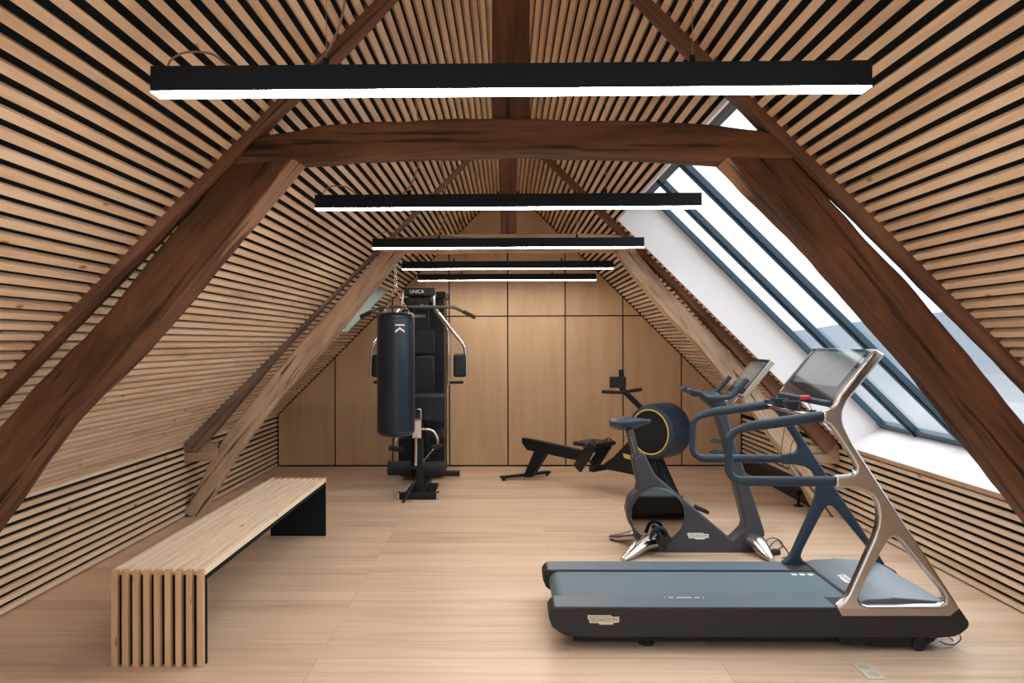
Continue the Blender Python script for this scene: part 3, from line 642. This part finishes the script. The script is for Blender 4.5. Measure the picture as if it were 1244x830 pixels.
# ------------------------------------------------------------------ exercise bike
bn = 5.58; bd = .13
def BW(px, py, Y=bn): return W(px, py, Y)
bk = thing('exercise_bike', 'charcoal exercise bike with mirrored disc, behind the treadmill', 'exercise bike', (W(840, 680, 5.65).x, 5.65, 0))
body = [(768, 556), (783, 550), (790, 565), (797, 578), (810, 589), (889.5, 656), (894, 652), (903, 643), (905, 636), (894, 590), (881, 536), (872.5, 509), (868, 498), (853, 484), (872, 476), (884, 490), (886, 507), (891, 530), (906, 574), (912, 592), (929, 645), (929.5, 651), (924, 661), (918, 673), (893, 675), (811, 674), (778, 664), (772, 656), (771, 647), (764, 635), (761, 620), (763.5, 608), (768, 601), (774, 596), (775.5, 589)]
MB().prism([[BW(*p) for p in body]], (0, bd, 0)).build('frame', M['bikegrey'], bk, bevel=.016, seg=4)
dc = W(798.5, 625, bn); RD = .188
MB().lathe((dc.x, bn-.020, dc.z), (0, 1, 0), [(0, RD-.002), (.003, RD), (.006, RD), (.006, .001)], 64).build('mirror_disc', M['dark_chrome'], bk)
MB().lathe((dc.x, bn-.013, dc.z), (0, 1, 0), [(0, RD+.004), (.02, RD+.012), (bd+.01, RD+.012), (bd+.025, RD+.0)], 64).build('wheel_cover', M['bikegrey'], bk, bevel=.004)
badge(W(848, 652, bn)+Vector((0, -.0006, 0)), (1, 0, 0), (0, 0, 1), .15, bk, M['white_print'])
ym = bn+bd/2
sp0, sp1 = W(764, 521, ym), W(778, 575, ym)
MB().bar(sp0, sp1, .05, .075, up=(0, 1, 0)).build('seat_post', M['bikegrey'], bk, bevel=.012, seg=3)
mk = MB(); ax = (sp1-sp0)
for k in range(9):
    c_ = sp0+ax*(.2+.055*k); mk.box((c_.x-.004, ym-.0385, c_.z), (.008, .001, .003))
mk.build('height_scale', M['white_print'], bk)
# saddle: lofted nose-to-tail
sc_ = MB(); secs = []
SX = [(0, .05, .026), (.02, .09, .042), (.07, .115, .058), (.13, .095, .060), (.18, .055, .050), (.24, .032, .028), (.285, .022, .02), (.295, .008, .008)]
sl = W(741, 515, ym)
for dx, hwid, hh_ in SX:
    z0 = sl.z+.012+dx*.05-abs(dx-.1)*.02; r_ = []
    for k in range(20):
        a = 2*math.pi*k/20; cy, cz = math.cos(a), math.sin(a)
        r_.append(sc_.bm.verts.new((sl.x+dx, ym+hwid*math.copysign(abs(cy)**.8, cy), z0+(hh_*.55*cz if cz > 0 else hh_*1.1*cz)*(1 if cz > 0 else (1-.6*abs(cy))))))
    secs.append(r_)
for i in range(len(secs)-1):
    for k in range(20): sc_.bm.faces.new((secs[i][k], secs[i][(k+1) % 20], secs[i+1][(k+1) % 20], secs[i+1][k]))
sc_.bm.faces.new(secs[0][::-1]); sc_.bm.faces.new(secs[-1]); sc_.build('saddle', M['slate'], bk, smooth=60)
# handlebars
yn, yf = 5.44, 5.86
bars = [(852, 479), (860, 484), (886, 483), (893, 478), (908, 461)]
for k, yy in enumerate((yn, yf)):
    q = [W(*p, yn) for p in bars]; q = [Vector((v.x, yy, v.z)) for v in q]
    MB().tube(fillet([q[0], q[1], q[2], q[3], q[4]], .03, 4), .019, 14).build('handlebar', M['slate'], bk)
    e = q[0]; mdl = W(840, 476, 5.65)
    MB().tube(fillet([e+Vector((.01, 0, 0)), Vector((e.x-.05, yy+(.06 if k == 0 else -.06), e.z+.02)), Vector((mdl.x-.03, 5.65+(-.05 if k == 0 else .05), mdl.z+.01))], .04, 4), [.019, .022, .020], 14).build('grip', M['slate'], bk)
q = W(872, 483, yn)
MB().bar((q.x, yn, q.z), (q.x, yf, q.z), .10, .03).build('handlebar_bridge', M['slate'], bk, bevel=.01)
p0, p1 = W(880, 497, 5.65), W(893, 478, 5.65)
MB().bar(p0-(p1-p0)*.6, p1, .06, .05, up=(0, 1, 0)).build('console_stem', M['alu'], bk, bevel=.008)
ct, cb = W(937, 437, 5.40), W(901.5, 481, 5.40)
dv = (cb-ct).normalized(); nv = Vector((-dv.z, 0, dv.x)).normalized()
if nv.x > 0: nv = -nv
lp_, ex = slab(ct, cb, 5.41, 5.79, .04, -nv); MB().prism(lp_, ex).build('console', M['alu_matt'], bk, bevel=.006)
lp_, ex = slab(ct+dv*.004+nv*.002, cb-dv*.01+nv*.002, 5.414, 5.786, .003, -nv); MB().prism(lp_, ex).build('screen', M['screen'], bk)
lp_, ex = slab(ct+dv*.03+nv*.003, cb-dv*.06+nv*.003, 5.44, 5.76, .001, -nv); MB().prism(lp_, ex).build('screen_area', M['screen_in'], bk)
for py in (536, 549):
    c_ = W(872, py, ym); MB().ring((c_.x-.01, ym, c_.z), (0.1, 0, 1), .045, .009, 28, 8).build('bottle_ring', M['slate'], bk)
# pedals
pc = W(798.5, 650.5, bn-.05)
cr_ = Vector((dc.x, bn-.035, dc.z-.13)); 
MB().lathe((pc.x, bn-.05, pc.z), (0, 1, 0), [(0, .012), (.002, .016), (.03, .018)], 20).build('crank_hub', M['alu'], bk)
pd = MB(); pd.box((pc.x+.02, bn-.10, pc.z-.02), (.13, .085, .03), Matrix.Rotation(math.radians(68), 3, 'Y')); pd.box((pc.x+.035, bn-.10, pc.z-.02), (.10, .09, .045), Matrix.Rotation(math.radians(-20), 3, 'Y'))
pd.build('pedal', M['rubber'], bk, bevel=.008)
MB().tube(smoothline([(pc.x-.06, bn-.11, pc.z-.01), (pc.x-.035, bn-.11, pc.z+.05), (pc.x+.0, bn-.11, pc.z+.07), (pc.x+.045, bn-.11, pc.z+.05), (pc.x+.06, bn-.11, pc.z+.0)], 6), .026, 8, flat=.45).build('toe_strap', M['rubber'], bk)
q = W(852, 619, 5.80); MB().box(q, (.10, .09, .025), Matrix.Rotation(.4, 3, 'Y')).build('pedal', M['rubber'], bk, bevel=.006)
# cast feet
def foot(cx0, cx1, sgn):
    for s in (-1, 1):
        P = [Vector((cx0, ym+s*.03, .085)), Vector((cx0+(cx1-cx0)*.35, ym+s*.12, .075)), Vector((cx0+(cx1-cx0)*.75, ym+s*.23, .035)), Vector((cx1, ym+s*.31, .018))]
        MB().tube(smoothline(P, 5), [.085, .08, .07, .055, .022], 18, flat=.7).build('cast_foot', M['alu'], bk)
foot(W(792, 668, 5.65).x, .79, -1); foot(W(912, 668, 5.65).x, 1.80, 1)
MB().lathe((.80, 5.93, 0), (0, 0, 1), [(0, .018), (.02, .018)], 14).build('rubber_foot', M['rubber'], bk)

# ------------------------------------------------------------------ rowing machine
A = Vector((.24, 8.55, 0)); Bp = Vector((1.47, 7.32, 0)); U = (Bp-A).normalized(); Nn = Vector((U.y, -U.x, 0)); 
if Nn.y > 0: Nn = -Nn
rw = thing('rowing_machine', 'black rowing machine with round yellow rimmed drum, in front of the plywood wall', 'rowing machine', ((A+Bp)/2))
def RW(px, py, off=0): return WV(px, py, A+Nn*off, Nn)
def rpoly(pp, off, wid): return [RW(*p, off)+Nn*0 for p in pp], -Nn*wid
lpp, ex = rpoly([(633.5, 532), (655, 536), (712, 549), (712, 562), (640, 547), (634, 539)], .035, .07)
MB().prism([lpp], ex).build('rail', M['black_metal'], rw, bevel=.005)
lpp, ex = rpoly([(649, 547), (663, 551), (645, 580), (635, 580)], .03, .06); MB().prism([lpp], ex).build('rear_leg', M['black_metal'], rw, bevel=.004)
f0, f1 = floor_at(609, 584.5), floor_at(667.5, 577.5)
MB().bar(f0+Vector((0, 0, .038)), f1+Vector((0, 0, .038)), .06, .028).build('rear_foot', M['black_metal'], rw, bevel=.006)
for f_ in (f0, f1):
    d = (f1-f0).normalized()*(.03 if f_ is f0 else -.03)
    MB().cyl(f_+d, f_+d+Vector((0, 0, .03)), .02, 14).build('foot_pad', M['rubber'], rw)
lpp, ex = rpoly([(730, 566), (745, 555), (762, 537), (786, 530), (796, 556), (800, 592), (790, 588), (768, 577), (738, 571)], .07, .14)
MB().prism([lpp], ex).build('main_body', M['black_metal'], rw, bevel=.01, seg=3)
# drum
dcn = RW(789, 525, .15); RR = .245
MB().lathe(dcn, -Nn, [(0, RR-.02), (.012, RR), (.06, RR+.012), (.30, RR+.012), (.315, RR-.01)], 56).build('drum', M['slate'], rw, bevel=.004)
MB().lathe(dcn+Nn*.002, -Nn, [(0, RR-.05), (.003, RR-.05)], 56).build('drum_face', M['black_metal'], rw)
MB().ring(dcn+Nn*.002, Nn, RR-.04, .007, 56, 8).build('drum_ring', M['yellow'], rw)
c_ = dcn-Nn*.2+U*(RR+.012); MB().box(c_, (.06, .03, .07), Matrix((U.cross(Vector((0, 0, 1))), U, Vector((0, 0, 1)))).transposed()).build('drum_latch', M['slate'], rw, bevel=.004)
# front foot under drum
g0, g1 = dcn-Nn*.0, dcn-Nn*.32
MB().prism([[RW(780, 552, .05), RW(796, 552, .05), RW(821, 608, .05), RW(800, 608, .05)]], -Nn*.1).build('front_leg', M['black_metal'], rw, bevel=.006)
pf = RW(812, 606, 0); pf.z = .03
MB().bar(pf-Nn*.20, pf+Nn*.20, .06, .03).build('front_foot', M['black_metal'], rw, bevel=.006)
for s in (-.17, .17): MB().cyl(Vector((pf.x, pf.y, 0))+Nn*s, Vector((pf.x, pf.y, .025))+Nn*s, .02, 14).build('foot_pad', M['rubber'], rw)
# seat
sm_ = RW(722, 541, 0); su = U
xfm = Matrix((U, Nn, Vector((0, 0, 1)))).transposed()
s0 = MB(); s0.box(sm_+Vector((0, 0, .02)), (.30, .34, .045), xfm); s0.build('seat', M['vinyl'], rw, bevel=.02, seg=4)
MB().box(sm_+Vector((0, 0, -.03)), (.16, .10, .07), xfm).build('seat_carriage', M['black_metal'], rw, bevel=.008)
for s in (-1, 1):
    a_ = RW(711, 568, .0)+Nn*s*.13; b_ = RW(729, 540, .0)+Nn*s*.13
    MB().bar(a_, b_, .035, .11, up=Nn.cross((b_-a_).normalized())).build('footrest', M['rubber'], rw, bevel=.012, seg=3)
    MB().tube(smoothline([b_+Vector((-.05, 0, -.02))+Nn*.05, b_+Vector((0, 0, .05)), b_+U*.04-Nn*.05], 6), .02, 8, flat=.3).build('foot_strap', M['rubber'], rw)
MB().bar(RW(732, 568)+Nn*.18, RW(732, 568)-Nn*.18, .06, .05).build('footrest_bar', M['black_metal'], rw, bevel=.006)
# monitor arm, handle
a_, b_, c_ = RW(780, 497), RW(756, 473), RW(754.5, 449)
MB().bar(a_, b_, .035, .045, up=(0, 0, 1)).build('monitor_arm', M['black_metal'], rw, bevel=.004)
MB().bar(b_-Vector((0, 0, .02)), c_, .035, .04, up=U).build('monitor_post', M['black_metal'], rw, bevel=.004)
h_ = RW(753, 477, .04); hd = Nn
e0 = WV(731, 476, h_, Vector((0, 1, 0))); e1 = WV(780, 473, h_, Vector((0, 1, 0)))
MB().tube([e0, e0.lerp(h_, .7), h_, e1.lerp(h_, .55), e1], .017, 12).build('pull_handle', M['rubber'], rw)
MB().box(RW(750.5, 464.5, .03), (.16, .03, .11), Matrix.Rotation(-.2, 3, 'Z')).build('monitor', M['black_metal'], rw, bevel=.008)
pb = RW(762, 554.5, .0715)
MB().prism([[pb+U*x+Vector((0, 0, z)) for x, z in ((-.05, .025), (.06, .012), (.055, -.03), (-.03, -.02), (-.045, .0))]], Nn*.001).build('badge', M['yellow'], rw)

# ------------------------------------------------------------------ multi-gym
gx = W(507, 500, 8.0).x
mg = thing('multi_gym', 'black and chrome multi-gym machine behind the punching bag', 'multi-gym', (gx, 8.0, 0))
def gbox(n_, x0, x1, y0, y1, Yn, Yf, mat, bev=.006, seg=2):
    a_, b_ = W(x0, y0, Yn), W(x1, y1, Yn)
    return MB().bx(a_.x, b_.x, Yn, Yf, max(b_.z, 0), a_.z).build(n_, mat, mg, bevel=bev, seg=seg)
def gtube(n_, pts_, Y, r_, mat, fl=.05):
    Ys = Y if isinstance(Y, (list, tuple)) else [Y]*len(pts_)
    return MB().tube(fillet([W(x, y, yy) for (x, y), yy in zip(pts_, Ys)], fl, 5), r_, 12).build(n_, mat, mg)
gbox('weight_tower', 520, 540, 355, 577, 8.55, 8.95, M['black_metal'])
gbox('weight_tower', 486, 503, 362, 577, 8.5, 8.85, M['black_metal'])
gbox('tower_cap', 527, 541, 354, 362, 8.5, 9.0, M['black_metal'])
gbox('upright_column', 503, 521, 372, 580, 8.3, 8.42, M['black_metal'])
gbox('top_head', 490.5, 528, 350, 359, 7.98, 8.16, M['black_metal'])
text_mb('UNICA', W(506.5, 354.5, 7.979), (1, 0, 0), (0, 0, 1), .05, .001, .145).build('name_lettering', M['white_print'], mg)
gbox('top_boom', 496, 523, 358, 366, 8.1, 8.8, M['black_metal'])
for px in (499, 508, 517):
    c_ = W(px, 366, 8.05); MB().lathe((c_.x, 8.03, c_.z), (0, 1, 0), [(0, .03), (.006, .042), (.01, .036), (.02, .036), (.024, .042), (.03, .03)], 24).build('pulley', M['rubber'], mg)
for a_, b_ in (((492, 351), (488, 374)), ((526.5, 350), (528, 375))): gtube('chrome_post', [a_, b_], 8.05, .014, M['chrome'])
gtube('lat_bar', [(437.5, 385), (464, 373), (551, 373), (577.5, 386)], 7.85, .016, M['rail_g'], .04)
for x0_, x1_ in ((437.5, 451), (563, 577.5)):
    gtube('lat_grip', [(x0_, 385 if x0_ < 450 else 378.7), (x1_, 378.7 if x0_ < 450 else 386)], 7.85, .020, M['rubber'])
gbox('label_plate', 503, 517, 382, 386, 8.28, 8.30, M['chrome'], .002)
gbox('backrest', 498, 527, 400, 430.5, 8.1, 8.2, M['vinyl'], .02, 4)
gbox('backrest', 498, 527, 432, 480, 8.1, 8.2, M['vinyl'], .02, 4)
gtube('press_arm', [(528, 376), (544.5, 399), (545.5, 468)], 7.95, .018, M['chrome'])
gtube('press_arm', [(486, 376), (470, 399), (469, 468)], 7.95, .018, M['chrome'])
gtube('butterfly_arm', [(528, 374), (565, 421), (567, 457)], 7.9, .017, M['chrome'])
gtube('butterfly_arm', [(489, 374), (452, 421), (450.5, 457)], 7.9, .017, M['chrome'])
gbox('arm_pad', 550.5, 566, 430, 458.5, 7.80, 7.88, M['vinyl'], .025, 4)
gbox('arm_pad', 451, 467, 430, 458.5, 7.80, 7.88, M['vinyl'], .025, 4)
gtube('hand_grip', [(546, 465), (563, 464.5)], 7.93, .014, M['rubber'])
gtube('hand_grip', [(471, 465), (454, 464.5)], 7.93, .014, M['rubber'])
gbox('seat', 500, 540, 480, 513, 7.75, 8.05, M['vinyl'], .025, 4)
gbox('seat_post', 503, 513, 513, 590, 7.85, 7.95, M['black_metal'])
gbox('front_column', 500.5, 512, 497, 533, 7.50, 7.56, M['chrome'])
gbox('front_column', 505, 513.5, 533, 601, 7.52, 7.6, M['black_metal'])
gtube('chrome_rod', [(505.5, 532), (505, 566)], 7.50, .017, M['chrome'])
gtube('curl_arm', [(510, 521.5), (526, 522), (532, 533), (532, 541)], 7.58, .014, M['chrome'])
gtube('curl_arm', [(501, 521.5), (487, 522), (481, 533), (481, 541)], 7.58, .014, M['chrome'])
gtube('curl_handle', [(524, 544), (538, 542)], 7.55, .024, M['rubber'])
gtube('curl_handle', [(472.5, 544), (489, 547)], 7.55, .024, M['rubber'])
gtube('foam_roller', [(471.5, 569), (499, 569)], 7.75, .072, M['foam'])
gtube('foam_roller', [(514, 570), (541, 570)], 7.75, .075, M['foam'])
gtube('roller_axle', [(499, 569.5), (547, 575)], 7.77, .018, M['rubber'])
gbox('knee_roller', 515, 539, 522, 533, 7.9, 8.0, M['foam'], .02, 3)
gbox('strut', 484, 500, 533, 577, 8.3, 8.36, M['black_metal'])
a_ = W(507, 603, 7.5)
MB().bx(a_.x-.05, a_.x+.05, 7.5, 8.9, .0, .06).build('base_beam', M['black_metal'], mg, bevel=.005)
MB().bx(a_.x-.13, a_.x+.15, 7.70, 8.15, .0, .035).build('foot_plate', M['black_metal'], mg, bevel=.004)
MB().bx(W(482, 603, 7.46).x, W(533, 603, 7.46).x, 7.44, 7.52, .0, .062).build('front_foot', M['black_metal'], mg, bevel=.004)
for px in (483.5, 531.5): c_ = W(px, 602, 7.44); MB().bx(c_.x-.012, c_.x+.012, 7.436, 7.525, .003, .068).build('end_cap', M['chrome'], mg, bevel=.003)
MB().bx(a_.x-.33, a_.x+.33, 8.75, 8.85, .0, .05).build('rear_foot', M['black_metal'], mg, bevel=.004)
MB().tube([W(489, 612, 7.30)+Vector((0, 0, .0)), W(505, 583, 7.50)], .013, 10).build('pull_strap', M['rubber'], mg)
MB().tube([W(527, 545, 7.54), W(514, 561, 7.56)], .022, 8, flat=.25).build('pull_strap', M['chrome'], mg)

# ------------------------------------------------------------------ punching bag
Yp = 6.78; pc = W(481, 450, Yp); zt_, zb_ = W(481, 379, Yp-.16).z, W(481, 532, Yp-.12).z; RB = .163
pb = thing('punching_bag', 'long black punching bag hanging on chains from the pale tie beam', 'punching bag', (pc.x, Yp, zb_))
MB().lathe((pc.x, Yp, zb_), (0, 0, 1), [(0, .03), (.0, RB-.06), (.008, RB-.03), (.03, RB-.008), (.06, RB), (zt_-zb_-.05, RB), (zt_-zb_-.02, RB-.006), (zt_-zb_-.004, RB-.02), (zt_-zb_, RB-.04), (zt_-zb_-.01, .02)], 48).build('bag_body', M['bag'], pb, smooth=60)
MB().ring((pc.x, Yp, zt_-.05), (0, 0, 1), RB-.001, .004, 48, 6).build('top_seam', M['rubber'], pb)
MB().ring((pc.x, Yp, zb_+.045), (0, 0, 1), RB-.003, .0035, 48, 6).build('bottom_seam', M['vinyl'], pb)
zc = zt_+.22
def chain(a_, b_, n_, r_=.011, th=.0022):
    a_, b_ = Vector(a_), Vector(b_); d = (b_-a_)/n_; ax = d.normalized(); u_ = ax.orthogonal().normalized(); v_ = ax.cross(u_); mb = MB()
    for i in range(n_):
        c_ = a_+d*(i+.5); s_ = u_ if i % 2 else v_; hl = d.length*.62
        P = [c_+ax*hl*math.cos(q)+s_*r_*math.sin(q) for q in [2*math.pi*k/10 for k in range(11)]]
        mb.tube(P, th, 6, caps=False)
    return mb
chain((pc.x, Yp, 2.27), (pc.x, Yp, zc), 11, .012, .003).build('hanging_chain', M['chrome'], pb)
MB().lathe((pc.x, Yp, zc-.02), (0, 0, 1), [(0, .01), (.02, .016), (.03, .01)], 14).build('swivel', M['chrome'], pb)
for k in range(4):
    a_ = math.pi/4+k*math.pi/2+.25
    chain((pc.x, Yp, zc), (pc.x+math.cos(a_)*(RB-.006), Yp+math.sin(a_)*(RB-.006), zt_-.02), 10, .008, .002).build('strap_chain', M['chrome'], pb)
    c_ = Vector((pc.x+math.cos(a_)*(RB+.0), Yp+math.sin(a_)*(RB+.0), zt_-.05)); MB().box(c_, (.008, .025, .07), Matrix.Rotation(a_, 3, 'Z')).build('hanging_tab', M['vinyl'], pb, bevel=.002)
def onbag(x, z):                       # logo point wrapped on the bag front
    ang = math.asin(max(-.9, min(.9, x/RB))); return Vector((pc.x+(RB+.0012)*math.sin(ang), Yp-(RB+.0012)*math.cos(ang), z))
lg = MB(); lc = W(485.5, 399.5, Yp-RB)
lx = lc.x-pc.x
def strip3(P):
    for i in range(len(P)-1):
        (xa, z1_, z2_), (xb, z3_, z4_) = P[i], P[i+1]
        vs = [lg.bm.verts.new(onbag(xa, z1_)), lg.bm.verts.new(onbag(xb, z3_)), lg.bm.verts.new(onbag(xb, z4_)), lg.bm.verts.new(onbag(xa, z2_))]
        lg.bm.faces.new(vs)
z_ = lc.z
strip3([(lx+q*.038, z_+.026, z_+.038) for q in (-1, -.5, 0, .5, 1)])
strip3([(lx+q*.038, z_-.034+.030*(1-abs(q)), z_-.016+.030*(1-abs(q))) for q in (-1, -.5, 0, .5, 1)])
lg.build('logo', M['white_print'], pb, smooth=0)

# ------------------------------------------------------------------ small things
q = [floor_at(*p) for p in ((1035, 807), (1057, 807), (1077, 825.5), (1055, 825.5))]
fp = MB().prism([[v+Vector((0, 0, .0005)) for v in q]], (0, 0, .0025)).build('floor_plate', M['plate'], smooth=0)
tag(fp, 'small beige rectangular plate lying on the floor in front of the treadmill', 'plate')
for c_ in (floor_at(1050, 811), floor_at(1062, 820)):
    MB().lathe(c_+Vector((0, 0, .003)), (0, 0, 1), [(0, .026), (.0012, .025)], 28).build('round_pad', M['pad'], fp)
bxm = MB(); bxm.bx(XR-.10, XR-.003, 7.0, 9.40, .004, .17)
bb = bxm.build('storage_box', M['black_metal'], bevel=.006); tag(bb, 'long low black box on the floor along the right wall, behind the pale truss', 'box')
c_ = floor_at(970, 615)
fs = thing('floor_bracket', 'small black bracket standing on a round foot beside the right wall', 'bracket', c_)
MB().lathe(c_, (0, 0, 1), [(0, .045), (.008, .045), (.012, .03)], 24).build('base', M['black_metal'], fs)
MB().cyl(c_+Vector((0, 0, .01)), c_+Vector((0, 0, .11)), .014, 14).build('post', M['black_metal'], fs)
MB().box(c_+Vector((0, 0, .125)), (.06, .05, .04)).build('clamp', M['black_metal'], fs, bevel=.006)
def fl(px, py, z=.004): v = floor_at(px, py); return (v.x, v.y, z)
cb_ = MB().tube(smoothline([fl(930, 662, .03), fl(938, 657, .02), fl(948, 659, .012), fl(950, 665), fl(940, 670), fl(934, 667), fl(944, 660, .02), fl(955, 668), fl(958, 676), fl(950, 679)], 7), .004, 6).build('power_cable', M['cord_b'])
tag(cb_, 'thin black power cable coiled on the floor behind the exercise bike foot', 'cable')
ad = MB().box(floor_at(941, 674)+Vector((0, 0, .018)), (.07, .05, .034), Matrix.Rotation(.3, 3, 'Z')).build('power_adapter', M['rubber'], bevel=.006); tag(ad, 'small black power adapter on the floor among the bike cable', 'adapter')
cw_ = MB().tube(smoothline([fl(1108, 780, .01), fl(1125, 783, .006), fl(1140, 786.5, .006), fl(1155, 786, .006), fl(1160, 780, .006), fl(1152, 776, .01), fl(1135, 777, .02)], 7), .006, 8).build('power_cable', M['cord_w'])
tag(cw_, 'white cable lying on the floor under the right end of the treadmill', 'cable')
P = [W(1141, 779, 3.86), W(1150, 783, 3.84), W(1160, 783, 3.84), W(1167, 777, 3.84), W(1166, 771.5, 3.86)]
MB().tube(smoothline(P, 6), .003, 6).build('mains_lead', M['cord_b'], tm)
